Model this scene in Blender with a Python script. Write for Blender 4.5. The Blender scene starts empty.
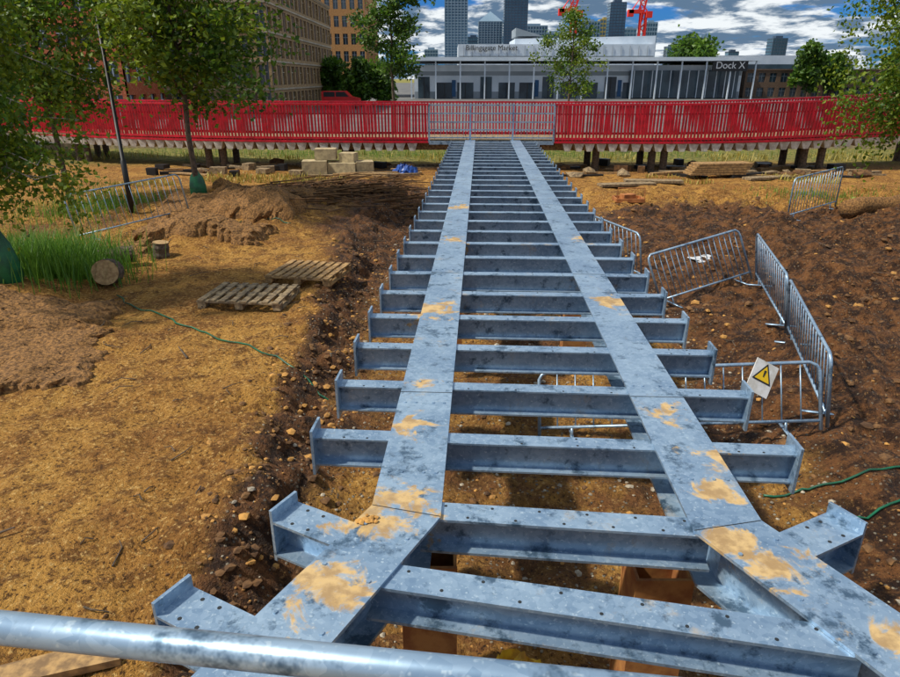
import bpy, math, random
import numpy as np
from mathutils import Vector, Matrix
random.seed(7); rng=np.random.default_rng(7)
S=bpy.context.scene
COL=S.collection
# ------------------------------------------------------------ helpers
def link(o): COL.objects.link(o); return o
def empty(name,loc=(0,0,0)):
    e=bpy.data.objects.new(name,None); e.empty_display_size=.2; link(e); return e
class MB:
    def __init__(s): s.v=[]; s.f=[]; s.m=[]
    def add(s,vs,fs,m=0):
        b=len(s.v); s.v+= [tuple(v) for v in vs]
        s.f+=[tuple(i+b for i in f) for f in fs]; s.m+=[m]*len(fs)
    def box(s,c,size,rz=0,m=0,M=None):
        x,y,z=[k/2 for k in size]; R=M if M else Matrix.Rotation(rz,3,'Z'); c=Vector(c)
        vs=[c+R@Vector((a*x,b*y,d*z)) for d in(-1,1) for b in(-1,1) for a in(-1,1)]
        s.add(vs,[(0,2,3,1),(4,5,7,6),(0,1,5,4),(2,6,7,3),(0,4,6,2),(1,3,7,5)],m)
    def obox(s,p0,p1,w,h,m=0,up=(0,0,1),off=(0,0)):
        p0=Vector(p0);p1=Vector(p1);a=(p1-p0).normalized();up=Vector(up)
        sd=a.cross(up).normalized();u=sd.cross(a).normalized()
        vs=[]
        for p in(p0,p1):
            for (i,j) in((-1,-1),(1,-1),(1,1),(-1,1)):
                vs.append(p+sd*(i*w/2+off[0])+u*(j*h/2+off[1]))
        s.add(vs,[(0,1,2,3),(4,7,6,5),(0,4,5,1),(1,5,6,2),(2,6,7,3),(3,7,4,0)],m)
    def ibeam(s,p0,p1,w,h,t,m=0):
        s.obox(p0,p1,w,t,m,off=(0,-t/2)); s.obox(p0,p1,w,t,m,off=(0,-h+t/2))
        s.obox(p0,p1,t*.8,h-2*t,m,off=(0,-h/2))
    def tube(s,pts,r,n=8,m=0,cap=True):
        pts=[Vector(p) for p in pts]
        rs=r if isinstance(r,(list,tuple)) else [r]*len(pts)
        b=[];prev=None
        for i,p in enumerate(pts):
            d=(pts[min(i+1,len(pts)-1)]-pts[max(i-1,0)])
            if d.length<1e-9: d=Vector((0,0,1))
            d.normalize()
            if prev is None:
                a=d.orthogonal().normalized()
            else:
                a=(prev-d*prev.dot(d)); a=a.normalized() if a.length>1e-6 else d.orthogonal().normalized()
            prev=a; c=d.cross(a)
            b+=[p+(a*math.cos(2*math.pi*k/n)+c*math.sin(2*math.pi*k/n))*rs[i] for k in range(n)]
        fs=[]
        for i in range(len(pts)-1):
            for k in range(n):
                fs.append((i*n+k,i*n+(k+1)%n,(i+1)*n+(k+1)%n,(i+1)*n+k))
        if cap:
            fs.append(tuple(range(n-1,-1,-1))); fs.append(tuple((len(pts)-1)*n+k for k in range(n)))
        s.add(b,fs,m)
    def ribbon(s,pts,w,z0,z1,m=0,off=0):
        pts=[Vector((p[0],p[1])) for p in pts];L=[];R=[]
        for i,p in enumerate(pts):
            ds=[]
            if i>0: ds.append((p-pts[i-1]).normalized())
            if i<len(pts)-1: ds.append((pts[i+1]-p).normalized())
            d=sum(ds,Vector((0,0))).normalized(); n=Vector((-d.y,d.x)); k=1/max(.5,d.dot(ds[0]))
            L.append(p+n*(w/2+off)*k);R.append(p+n*(-w/2+off)*k)
        n=len(pts)
        vs=[(p.x,p.y,z) for z in(z0,z1) for p in L]+[(p.x,p.y,z) for z in(z0,z1) for p in R]
        fs=[]
        for i in range(n-1):
            a,b,c,d=i,n+i,2*n+i,3*n+i
            fs+=[(b,b+1,d+1,d)[::-1],(a,a+1,c+1,c),(a,b,b+1,a+1),(c,c+1,d+1,d)]
        fs+=[(0,2*n,3*n,n),(n-1,2*n-1,4*n-1,3*n-1)]
        s.add(vs,fs,m)
    def rock(s,c,r,m=0,fl=.6):
        b=len(s.v);c=Vector(c)
        for q in ICO:
            k=r*(.7+.6*random.random()); s.v.append((c.x+q[0]*k,c.y+q[1]*k,c.z+q[2]*k*fl))
        s.f+=[tuple(i+b for i in f) for f in ICOF]; s.m+=[m]*20
    def obj(s,name,mats,parent=None,smooth=False):
        me=bpy.data.meshes.new(name); me.from_pydata(s.v,[],s.f)
        if not isinstance(mats,(list,tuple)): mats=[mats]
        for mm in mats: me.materials.append(mm)
        me.polygons.foreach_set('material_index',s.m)
        if smooth: me.polygons.foreach_set('use_smooth',[True]*len(s.f))
        me.update(); o=bpy.data.objects.new(name,me); link(o)
        if parent: o.parent=parent
        return o
t=(1+5**.5)/2
ICO=[Vector(v).normalized() for v in[(-1,t,0),(1,t,0),(-1,-t,0),(1,-t,0),(0,-1,t),(0,1,t),(0,-1,-t),(0,1,-t),(t,0,-1),(t,0,1),(-t,0,-1),(-t,0,1)]]
ICOF=[(0,11,5),(0,5,1),(0,1,7),(0,7,10),(0,10,11),(1,5,9),(5,11,4),(11,10,2),(10,7,6),(7,1,8),(3,9,4),(3,4,2),(3,2,6),(3,6,8),(3,8,9),(4,9,5),(2,4,11),(6,2,10),(8,6,7),(9,8,1)]
TAB=rng.random((256,256))
def vn(x,y):
    x=np.asarray(x,float);y=np.asarray(y,float)
    xi=np.floor(x).astype(int);yi=np.floor(y).astype(int);fx=x-xi;fy=y-yi
    fx=fx*fx*(3-2*fx);fy=fy*fy*(3-2*fy)
    g=lambda a,b:TAB[a&255,b&255]
    return (g(xi,yi)*(1-fx)+g(xi+1,yi)*fx)*(1-fy)+(g(xi,yi+1)*(1-fx)+g(xi+1,yi+1)*fx)*fy
def fbm(x,y,o=4):
    s=0;a=.5;k=1
    for i in range(o): s=s+a*(vn(x*k+17.3*i,y*k+5.1*i)-.5)*2;a*=.5;k*=2.03
    return s
def sst(a,b,x):
    t=np.clip((x-a)/(b-a),0,1);return t*t*(3-2*t)
# ------------------------------------------------------------ materials
def newmat(name):
    m=bpy.data.materials.new(name);m.use_nodes=True;nt=m.node_tree
    b=nt.nodes['Principled BSDF'];return m,nt,b
def mix(nt,fac,a,b,bt='MIX'):
    n=nt.nodes.new('ShaderNodeMix');n.data_type='RGBA';n.blend_type=bt
    for i,v in((0,fac),(6,a),(7,b)):
        if hasattr(v,'links'): nt.links.new(v,n.inputs[i])
        else: n.inputs[i].default_value=v if i==0 else (v[0],v[1],v[2],1)
    return n.outputs[2]
def ramp(nt,src,a,b):
    n=nt.nodes.new('ShaderNodeMapRange');n.interpolation_type='SMOOTHSTEP'
    n.inputs[1].default_value=a;n.inputs[2].default_value=b;nt.links.new(src,n.inputs[0]);return n.outputs[0]
def noise(nt,scale,detail=5,rough=.6,vec=None,dist=0):
    n=nt.nodes.new('ShaderNodeTexNoise');n.inputs['Scale'].default_value=scale;n.inputs['Detail'].default_value=detail
    n.inputs['Roughness'].default_value=rough;n.inputs['Distortion'].default_value=dist
    if vec is None: vec=nt.nodes.new('ShaderNodeNewGeometry').outputs['Position']
    nt.links.new(vec,n.inputs['Vector']);return n.outputs['Fac']
def math_(nt,op,a,b,c=None):
    n=nt.nodes.new('ShaderNodeMath');n.operation=op
    for i,v in enumerate((a,b,c)):
        if v is None: continue
        if hasattr(v,'links'): nt.links.new(v,n.inputs[i])
        else: n.inputs[i].default_value=v
    return n.outputs[0]
def bump(nt,b,src,st,dist=.02):
    n=nt.nodes.new('ShaderNodeBump');n.inputs['Strength'].default_value=st;n.inputs['Distance'].default_value=dist
    nt.links.new(src,n.inputs['Height']);nt.links.new(n.outputs[0],b.inputs['Normal'])
def mat(name,c1,c2=None,scale=4,rough=.8,metal=0,bmp=0,bd=.01,detail=4,lo=.35,hi=.65):
    m,nt,b=newmat(name);c2=c2 or tuple(k*.7 for k in c1)
    n=noise(nt,scale,detail);nt.links.new(mix(nt,ramp(nt,n,lo,hi),c1,c2),b.inputs['Base Color'])
    b.inputs['Roughness'].default_value=rough;b.inputs['Metallic'].default_value=metal
    if bmp: bump(nt,b,n,bmp,bd)
    return m
def leafmat(name,c1,c2,tr=.42):
    m,nt,b=newmat(name);g=nt.nodes.new('ShaderNodeNewGeometry')
    c=mix(nt,g.outputs['Random Per Island'],c1,c2);nt.links.new(c,b.inputs['Base Color']);b.inputs['Roughness'].default_value=.5
    tl=nt.nodes.new('ShaderNodeBsdfTranslucent');nt.links.new(c,tl.inputs[0])
    ms=nt.nodes.new('ShaderNodeMixShader');ms.inputs[0].default_value=tr
    nt.links.new(b.outputs[0],ms.inputs[1]);nt.links.new(tl.outputs[0],ms.inputs[2])
    nt.links.new(ms.outputs[0],nt.nodes['Material Output'].inputs[0]);return m
STAINS=[(-.226,2.36,.17),(-.185,3.02,.12),(-.447,1.825,.15),(-.10,4.85,.22),(1.207,3.16,.11),(1.22,1.95,.15),(1.278,2.695,.12),
(1.31,5.05,.15),(1.418,1.6,.11),(-.353,2.22,.13),(.056,7.25,.16),(1.13,2.05,.12),(1.5,7.3,.15),(.1,9.3,.2),(-.15,3.55,.08),(1.17,2.45,.09)]
def steelmat(name,stain=True):
    m,nt,b=newmat(name);P=nt.nodes.new('ShaderNodeNewGeometry').outputs['Position']
    n1=noise(nt,2.2,4,.65,P);n2=noise(nt,60,2,.6,P)
    v=nt.nodes.new('ShaderNodeTexVoronoi');v.inputs['Scale'].default_value=42;nt.links.new(P,v.inputs['Vector'])
    sep=nt.nodes.new('ShaderNodeSeparateColor');nt.links.new(v.outputs['Color'],sep.inputs[0])
    c=mix(nt,ramp(nt,n1,.35,.65),(.21,.32,.46),(.36,.49,.62))
    c=mix(nt,.26,c,mix(nt,sep.outputs[0],(.11,.21,.34),(.50,.64,.76)))
    c=mix(nt,ramp(nt,n2,.58,.72),c,(.48,.60,.69))
    n3=noise(nt,7,5,.72,P)
    c=mix(nt,ramp(nt,n3,.53,.66),c,(.08,.14,.21))
    r=b.inputs['Roughness'];r.default_value=.38;b.inputs['Metallic'].default_value=.5
    if stain:
        cur=None
        for (x,y,rad) in STAINS:
            d=nt.nodes.new('ShaderNodeVectorMath');d.operation='DISTANCE';nt.links.new(P,d.inputs[0]);d.inputs[1].default_value=(x,y,.9)
            q=math_(nt,'DIVIDE',d.outputs['Value'],rad)
            cur=q if cur is None else math_(nt,'MINIMUM',cur,q)
        ns=noise(nt,6.5,6,.66,P,.6)
        f1=math_(nt,'SUBTRACT',1.0,cur);f2=math_(nt,'MULTIPLY_ADD',ns,5.5,-2.85)
        mk=math_(nt,'MULTIPLY',ramp(nt,math_(nt,'ADD',f1,f2),-.1,.5),.9)
        ns2=noise(nt,4.3,6,.72,P)
        mx=math_(nt,'MAXIMUM',mk,math_(nt,'MULTIPLY',ramp(nt,ns2,.58,.74),.5))
        n8=noise(nt,14,5,.6,P)
        dirt=mix(nt,ramp(nt,n8,.38,.62),(.36,.21,.06),(.60,.39,.14))
        c=mix(nt,mx,c,dirt)
        rr=nt.nodes.new('ShaderNodeMapRange');rr.inputs[3].default_value=.38;rr.inputs[4].default_value=.95;nt.links.new(mx,rr.inputs[0]);nt.links.new(rr.outputs[0],r)
        me=nt.nodes.new('ShaderNodeMapRange');me.inputs[3].default_value=.5;me.inputs[4].default_value=0;nt.links.new(mx,me.inputs[0]);nt.links.new(me.outputs[0],b.inputs['Metallic'])
    nt.links.new(c,b.inputs['Base Color']);bump(nt,b,n3,.15,.004)
    return m
M_steel=steelmat('galvanised_steel');M_steel2=steelmat('galvanised_tube',False)
M_hole=mat('hole_dark',(.02,.025,.03),rough=.9)
M_rust=mat('rusty_pile',(.28,.10,.03),(.46,.21,.06),9,.85,.1,.4)
M_red=mat('red_paint',(.60,.006,.026),(.36,.004,.016),5,.42)
M_cream=mat('pale_timber',(.66,.62,.55),(.40,.35,.28),6,.8)
M_wood=mat('pallet_wood',(.46,.28,.11),(.2,.12,.055),14,.85,0,.3)
M_woodg=mat('weathered_wood',(.36,.26,.14),(.14,.10,.06),14,.9,0,.3)
M_bark=mat('bark',(.14,.10,.07),(.06,.045,.03),18,.9,0,.6)
M_birch=mat('birch_bark',(.5,.47,.42),(.2,.17,.14),14,.8,0,.3)
M_leaf=leafmat('leaf_green',(.03,.10,.008),(.15,.27,.02))
M_leafd=leafmat('leaf_dark',(.02,.06,.010),(.09,.17,.02))
M_leafy=leafmat('leaf_birch',(.06,.13,.008),(.26,.34,.02))
M_grass=leafmat('grass_green',(.06,.18,.015),(.20,.36,.04))
M_straw=leafmat('grass_straw',(.28,.24,.04),(.50,.40,.09),.2)
M_bag=mat('green_plastic_bag',(.01,.15,.05),(.006,.07,.03),6,.4,0,.5,.03)
M_coir=mat('coir',(.36,.18,.055),(.12,.06,.022),30,.95,0,1,.04,6)
M_dark=mat('black_metal',(.012,.013,.015),rough=.5)
M_stone=mat('cast_stone',(.55,.45,.26),(.35,.28,.17),8,.85,0,.3)
M_white=mat('white_cladding',(.68,.75,.82),(.52,.60,.68),.3,.5)
M_glass=mat('dark_glass',(.02,.035,.05),(.06,.10,.13),.2,.12)
M_grey=mat('grey_cladding',(.2,.24,.27),(.28,.32,.36),.2,.5)
# ------------------------------------------------------------ terrain
def H(x,y):
    x=np.asarray(x,float);y=np.asarray(y,float)
    ax=.377+.0443*y;d=x-ax
    el=-1.72-.1*np.clip(y,0,9)+.34*fbm(y*1.1+3,x*.3,4)
    near=1-sst(15,18,y)
    tr=sst(el,el+.55,d)*(1-sst(1.7,2.9,d+.3*fbm(y*.8,x*.5,2)))*near
    z=-.25*tr
    dist=np.hypot(x,y);hf=1-sst(25,60,dist)
    z=z+.07*fbm(x*.9,y*.9,4)*hf+.036*fbm(x*4,y*4,4)*hf
    right=sst(1.9,3.2,d)*near
    edge=np.exp(-((d-el-.2)/.45)**2)*near
    rough=np.clip(right+tr*.5+edge*.8+.9*np.exp(-((x+2.6)/1.9)**2-((y-16.6)/2.1)**2)+.5*sst(10.5,12,y)*near*(x<0),0,1.2)
    z=z+rough*(.17*fbm(x*1.4+9,y*1.4,4)+.18*np.abs(fbm(x*3.4,y*3.4+8,4))+.07*fbm(x*10,y*10,3))*hf
    rt=np.exp(-((d-4.6-.5*np.sin(y*.5))/.16)**2)+np.exp(-((d-5.7-.5*np.sin(y*.5))/.16)**2)
    z=z-.12*rt*right
    z=z+.75*np.exp(-((x-9.2)/2.4)**2-((y-9.5)/2.6)**2)+.35*np.exp(-((x-7.4)/1.5)**2-((y-6.3)/1.6)**2)
    z=z+.22*np.exp(-((x-5.6)/.8)**2-((y-11.2)/1.2)**2)
    z=z+.42*np.exp(-((x+5.0)/1.3)**2-((y-14)/.9)**2)+.38*np.exp(-((x+3.6)/.8)**2-((y-12.9)/.7)**2)+.3*np.exp(-((x+5.6)/.8)**2-((y-7.3)/1.3)**2)+.22*np.exp(-((x+4.6)/.7)**2-((y-11.2)/.6)**2)
    return z
def hz(x,y): return float(H(x,y))
def axis(lo,hi,st,far):
    a=list(np.arange(lo,hi,st));s=st;p=a[-1]
    while p<far: s*=1.13;p+=s;a.append(p)
    s=st;p=a[0];b=[]
    while p>-far: s*=1.13;p-=s;b.append(p)
    return np.array(b[::-1]+a)
xs=axis(-8,10,.04,2500);ys=axis(1.6,18,.04,2500)
X,Y=np.meshgrid(xs,ys);Z=H(X,Y)
nx,ny=len(xs),len(ys)
me=bpy.data.meshes.new('ground')
me.vertices.add(nx*ny);me.vertices.foreach_set('co',np.stack([X,Y,Z],-1).ravel())
i=np.arange(nx*ny).reshape(ny,nx);q=np.stack([i[:-1,:-1],i[:-1,1:],i[1:,1:],i[1:,:-1]],-1).reshape(-1,4)
me.loops.add(q.size);me.loops.foreach_set('vertex_index',q.ravel());me.polygons.add(len(q))
me.polygons.foreach_set('loop_start',np.arange(0,q.size,4));me.polygons.foreach_set('loop_total',np.full(len(q),4))
me.update(calc_edges=True);me.polygons.foreach_set('use_smooth',[True]*len(q))
ax_=.377+.0443*Y;D=X-ax_
near=1-sst(12.5,15,Y+fbm(X*.5,Y*.5,3)*2)
mud=np.clip(sst(1.6,2.6,D+.5*fbm(X,Y,3))*near,0,1)
el=-1.72-.1*np.clip(Y,0,9)+.34*fbm(Y*1.1+3,X*.3,4)
tr=sst(el,el+.3,D)*(1-sst(1.8,2.6,D))*(1-sst(15,18,Y))
wall=np.exp(-((D-el-.25)/.28)**2)*(Y<15)
mud=np.clip(mud*1.05+tr*.40+wall*.36+.85*np.exp(-((X+2.6)/2.1)**2-((Y-16.6)/2.2)**2)+.5*np.exp(-((X+1.5)/.6)**2-((Y-11.5)/3)**2)+.3*sst(10,12,Y)*(X<0)*near,0,1)
green=sst(20.5,23,Y+fbm(X*.4,Y*.4,3))
grav=np.clip(tr+.3*mud,0,1)
colr=np.stack([mud,green,grav,np.ones_like(mud)],-1)
at=me.color_attributes.new('zone','FLOAT_COLOR','POINT');at.data.foreach_set('color',colr.ravel())
def groundmat():
    m,nt,b=newmat('ground_soil');P=nt.nodes.new('ShaderNodeNewGeometry').outputs['Position']
    a=nt.nodes.new('ShaderNodeAttribute');a.attribute_name='zone';sp=nt.nodes.new('ShaderNodeSeparateColor');nt.links.new(a.outputs['Color'],sp.inputs[0])
    n1=noise(nt,.8,6,.65,P);n2=noise(nt,5,6,.72,P);n3=noise(nt,30,5,.75,P);n6=noise(nt,1.9,5,.6,P,.5)
    sand=mix(nt,ramp(nt,n1,.36,.64),(.60,.31,.065),(.38,.17,.035))
    sand=mix(nt,ramp(nt,n6,.50,.66),sand,(.34,.15,.035))
    sand=mix(nt,ramp(nt,n2,.49,.62),sand,(.21,.09,.02))
    sand=mix(nt,ramp(nt,n3,.54,.66),sand,(.82,.52,.18))
    sand=mix(nt,ramp(nt,n3,.46,.38),sand,(.10,.045,.012))
    mud=mix(nt,ramp(nt,n2,.40,.62),(.036,.016,.008),(.23,.095,.030))
    mud=mix(nt,ramp(nt,n3,.55,.68),mud,(.38,.20,.07))
    mud=mix(nt,ramp(nt,n3,.44,.36),mud,(.02,.010,.006))
    ad=math_(nt,'MULTIPLY_ADD',n1,1.2,sp.outputs[0]);ad=math_(nt,'MULTIPLY_ADD',n2,.5,ad)
    wet=ramp(nt,ad,1.02,1.45)
    c=mix(nt,wet,sand,mud)
    v=nt.nodes.new('ShaderNodeTexVoronoi');v.inputs['Scale'].default_value=26;nt.links.new(P,v.inputs['Vector'])
    vs=nt.nodes.new('ShaderNodeSeparateColor');nt.links.new(v.outputs['Color'],vs.inputs[0])
    s1=ramp(nt,v.outputs['Distance'],.32,.22);s2=ramp(nt,vs.outputs[0],.60,.62)
    m3=math_(nt,'MULTIPLY',math_(nt,'MULTIPLY',s1,s2),ramp(nt,sp.outputs[2],-.05,.8))
    c=mix(nt,m3,c,mix(nt,vs.outputs[1],(.50,.43,.31),(.17,.14,.11)))
    gr=mix(nt,ramp(nt,n2,.4,.6),(.11,.13,.03),(.34,.28,.07));c=mix(nt,sp.outputs[1],c,gr)
    nt.links.new(c,b.inputs['Base Color']);b.inputs['Specular IOR Level'].default_value=.3
    rr=nt.nodes.new('ShaderNodeMapRange');rr.inputs[3].default_value=.95;rr.inputs[4].default_value=.6;nt.links.new(wet,rr.inputs[0]);nt.links.new(rr.outputs[0],b.inputs['Roughness'])
    h=math_(nt,'MULTIPLY_ADD',n3,.35,n2);h2=math_(nt,'MULTIPLY_ADD',m3,.25,h)
    bump(nt,b,h2,1.0,.15);return m
me.materials.append(groundmat());link(bpy.data.objects.new('ground',me))
mb=MB();mb.add([(-120,27,.14),(140,27,.14),(140,420,.14),(-120,420,.14)],[(0,1,2,3)])
mb.obj('pavement',mat('asphalt_paving',(.10,.10,.10),(.16,.155,.145),.4,.9,0,0,.01,6))
mb=MB();mb.box((10,26.9,.08),(260,.2,.26));mb.obj('kerb',M_stone)
M_clod=mat('soil_clod',(.20,.10,.035),(.07,.035,.016),9,.95,0,.5,.02)
M_peb=mat('pebble',(.46,.40,.30),(.20,.17,.13),12,.85)
M_sandc=mat('sand_clod',(.54,.28,.07),(.32,.16,.045),9,.95,0,.5,.02)
mb=MB()
NR=9000
ry=np.array([random.uniform(2,15) for _ in range(NR)]);rzn=np.array([random.random() for _ in range(NR)])
rx=np.where(rzn<.50,.377+.0443*ry+np.array([random.uniform(-1.9,2.2) for _ in range(NR)]),np.where(rzn<.85,.377+.0443*ry+np.array([random.uniform(1.8,7) for _ in range(NR)]),np.array([random.uniform(-6.2,-1.2) for _ in range(NR)])))
rh=H(rx,ry)
for k in range(NR):
    zone=rzn[k];r=.006+.028*random.random()**4*(1 if zone<.85 else .45)
    if .50<zone<.85: r*=1.6
    if zone<.50: mt=random.choice((1,1,0,0,2))
    elif zone<.85: mt=random.choice((0,0,0,0,0,2))
    else: mt=random.choice((2,2,2,0))
    mb.rock((rx[k],ry[k],rh[k]+r*.1),r,mt)
for k in range(1300):
    y=random.uniform(2,11);e=-1.72-.1*min(y,9)+.34*float(fbm(y*1.1+3,-.5,4));x=.377+.0443*y+e+random.gauss(.3,.25)
    r=.008+.035*random.random()**3;mb.rock((x,y,hz(x,y)+r*.1),r,random.choice((2,0,0,0)))
mb.obj('gravel_and_clods',[M_clod,M_peb,M_sandc])
# ------------------------------------------------------------ steel bridge
ZD=.9
u=Vector((.0443,1,0)).normalized();sd=Vector((u.y,-u.x,0))
def bp(s,w,z=ZD): return Vector((.377,0,0))+u*s+sd*w+Vector((0,0,z))
br=empty('steel_footbridge_frame')
LW=.665;T=.014
kl=bp(2.26,-LW);kr=bp(2.22,LW)
pl=[kl+Vector((-.36,-.68,0))*2.0,kl,bp(20.1,-LW)]
pr=[kr+Vector((.33,-.66,0))*2.0,kr,bp(20.1,LW)]
for nm,p in(('left_girder',pl),('right_girder',pr)):
    g=MB();g.ribbon(p,.30,ZD-T,ZD);g.ribbon(p,.016,ZD-.28,ZD-T-.001);g.ribbon(p,.20,ZD-.296,ZD-.2805)
    g.obj(nm,M_steel,br)
cb=MB();ho=MB();en=MB()
def endplate(p,axis_):
    a=axis_.normalized();q=p+a*.007
    side=Vector((-a.y,a.x,0))
    en.obox(q-side*.08+Vector((0,0,-.075)),q+side*.08+Vector((0,0,-.075)),.014,.255,0)
def hole(q,r=.0065): ho.tube([q+Vector((0,0,-.002)),q+Vector((0,0,.0012))],r,8)
nb=0;s0=2.88
zt=ZD-T-.001
while True:
    s=s0+.612*nb
    if s>20.0: break
    sk=.028*max(0,1-nb/4.0)
    a=bp(s+sk*1.1,-1.2,zt);b=bp(s-sk*1.1,1.2,zt)
    cb.ibeam(a,b,.10,.165,.010)
    d=(b-a).normalized();endplate(a,-d);endplate(b,d)
    if nb<6:
        for w in(-1.05,-.93,-.42,-.14,.14,.42,.93,1.05):
            c=a+(b-a)*((w+1.2)/2.4);fw=Vector((-d.y,d.x,0))
            for k in(-1,1):
                if k>0 and random.random()<.7: continue
                if random.random()<.25: continue
                hole(c+fw*.032*k)
    nb+=1
a=bp(2.29,-.60,zt);b=bp(2.22,.60,zt);cb.ibeam(a,b,.12,.175,.012)
a1=Vector((-.30,1.93,zt));b1=Vector((1.36,1.60,zt));cb.ibeam(a1,b1,.13,.165,.013)
a2=Vector((-.75,.98,zt));b2=Vector((1.9,.8,zt));cb.ibeam(a2,b2,.15,.18,.013)
for (A,B) in((a,b),(a1,b1)):
    d=(B-A).normalized();fw=Vector((-d.y,d.x,0))
    for i in range(1,12): hole(A+(B-A)*(i/12)+fw*.036*(1 if i%2 else -1),.007)
for st,dv in((kl+Vector((-.36,-.68,0))*.30,Vector((-.88,.47,0))),(kl+Vector((-.36,-.68,0))*1.05,Vector((-.88,.47,0))),
          (kr+Vector((.33,-.66,0))*.26,Vector((.894,.447,0))),(kr+Vector((.33,-.66,0))*1.05,Vector((.894,.447,0)))):
    p=Vector((st.x,st.y,zt))+dv.normalized()*.1;e=p+dv.normalized()*.36
    cb.ibeam(p,e,.16,.18,.012);endplate(e,dv)
    fw=Vector((-dv.y,dv.x,0)).normalized()
    for i in(.55,.78):
        for k in(-1,1): hole(p+(e-p)*i+fw*.05*k,.008)
cb.obj('cross_beams',M_steel,br);en.obj('end_plates',M_steel,br);ho.obj('bolt_holes',M_hole,br)
bo=MB();se=MB()
for w in(-LW,LW):
    for s in(3.38,5.9,9.5,13.5): se.obox(bp(s,w-.15,ZD+.0008),bp(s,w+.15,ZD+.0008),.004,.002)
    for s in(2.55,3.25,3.52,5.8,6.0,9.4,9.6):
        for k in(-.11,-.05,.05,.11):
            q=bp(s,w+k,ZD-.001);bo.tube([q,q+Vector((0,0,.006))],.009,6)
for kk,dv in((kl,Vector((-.36,-.68,0))),(kr,Vector((.33,-.66,0)))):
    dn=(dv.normalized()-u).normalized();n=Vector((-dn.y,dn.x,0))
    se.obox(kk+n*.152+Vector((0,0,.0008)),kk-n*.152+Vector((0,0,.0008)),.003,.002)
    for s in(.2,.55,.9):
        dd=dv.normalized();n2=Vector((-dd.y,dd.x,0))
        for k in(-.1,.1):
            q=kk+dv*s+n2*k;bo.tube([q+Vector((0,0,-.001)),q+Vector((0,0,.006))],.009,6)
se.obj('weld_seams',M_hole,br);bo.obj('bolts',M_steel2,br)
pp=MB()
for s,w in((2.36,-LW+.09),(2.33,LW-.22),(6.6,-LW),(6.6,LW),(10.9,-LW),(10.9,LW),(15.2,-LW),(15.2,LW),(19.3,-LW),(19.3,LW)):
    p=bp(s,w,0);g0=hz(p.x,p.y)-.3;zt2=ZD-.298
    for k in(-1,1): pp.box((p.x,p.y+k*.1,(g0+zt2)/2),(.25,.016,zt2-g0))
    for k in(-1,1): pp.box((p.x+k*.115,p.y,(g0+zt2)/2),(.014,.182,zt2-g0))
pp.obj('rusty_piles',M_rust,br)
mb=MB()
for k in range(12): mb.rock((-.33+random.gauss(0,.02),2.22+random.gauss(0,.02),ZD+.006),.008+random.random()*.008,0)
mb.obj('dirt_lump',M_sandc,br)
# ------------------------------------------------------------ foreground guard rail
gr=empty('scaffold_guard_rail');mb=MB()
dz=Vector((.782,-.094,0)).normalized();A=Vector((-.602,.664,1.918))
mb.tube([A-dz*1.3,A+dz*2.6],.0215,24);mb.tube([A-dz*1.3+Vector((0,-.1,-.5)),A+dz*2.6+Vector((0,-.1,-.5))],.0215,24)
for k in(-1.1,2.4):
    p=A+dz*k;mb.tube([(p.x,p.y-.05,ZD+.0),(p.x,p.y-.05,2.02)],.0225,16)
mb.obj('tubes',M_steel2,gr,True)
pb=MB();pb.box((.3,-.35,ZD-.03),(4,1.5,.05));pb.obj('platform_boards',M_wood,gr)
for k in(-1.4,2.0):
    pk=MB();pk.box((k,-.35,(ZD-.06)/2),(.1,1.3,ZD-.06));pk.obj('platform_support',M_woodg,gr)
# ------------------------------------------------------------ red bridge
rb=empty('red_footbridge')
ctrl=[(-19,26.5,0),(-15,23.8,0),(-12,22.2,0),(-8,20.9,0),(-4,20.3,0),(0,20.1,0),(1.25,20.1,0),(4,19.95,0),(7,19.7,0.02),(9.5,19.7,.07),(12.2,20.0,.16),(15,20.9,.26),(19,22.8,.4)]
def crv(x):
    for i in range(len(ctrl)-1):
        if ctrl[i][0]<=x<=ctrl[i+1][0]:
            P=[ctrl[max(i-1,0)],ctrl[i],ctrl[i+1],ctrl[min(i+2,len(ctrl)-1)]]
            t=(x-ctrl[i][0])/(ctrl[i+1][0]-ctrl[i][0]);r=[]
            for c in(1,2):
                a,b,c_,d=[p[c] for p in P];r.append(.5*((2*b)+(-a+c_)*t+(2*a-5*b+4*c_-d)*t*t+(-a+3*b-3*c_+d)*t**3))
            return r
    return [ctrl[-1][1],ctrl[-1][2]]
red=MB();dk=MB();cr=MB();gv=MB()
GL,GR=-.62,3.05
RH=.95
def pt(x,off=0,z=0):
    y,zz=crv(x);return Vector((x,y+off,ZD+zz+z+.03))
xx=-18.5;step=.1
while xx<18.5:
    for off in(0,2.0):
        if off==0 and GL<xx<GR: continue
        j=random.gauss(0,.006)
        b=pt(xx+j,off,-.04);tt=pt(xx+j,off+(-.05 if off==0 else .05),RH)
        lean=.02*math.sin(xx*3.1)
        red.obox(b,tt+Vector((lean,0,0)),.044 if off==0 else .040,.06,0,up=(0,1,0))
    xx+=step
def poly(off,z,w,h,x0,x1,mbx,st=.5):
    n=max(1,int((x1-x0)/st))
    for i in range(n):
        a=x0+(x1-x0)*i/n;b=x0+(x1-x0)*(i+1)/n;mbx.obox(pt(a,off,z),pt(b,off,z),w,h)
for x0,x1 in((-18.5,GL),(GR,18.5)):
    poly(-.05,RH+.02,.09,.05,x0,x1,red);poly(-.03,.02,.03,.06,x0,x1,red);poly(-.02,-.08,.06,.06,x0,x1,red)
    poly(.04,.70,.02,.03,x0,x1,red)
poly(2.06,RH+.02,.09,.05,-18.5,18.5,red);poly(2.04,.02,.03,.07,-18.5,18.5,red)
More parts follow.
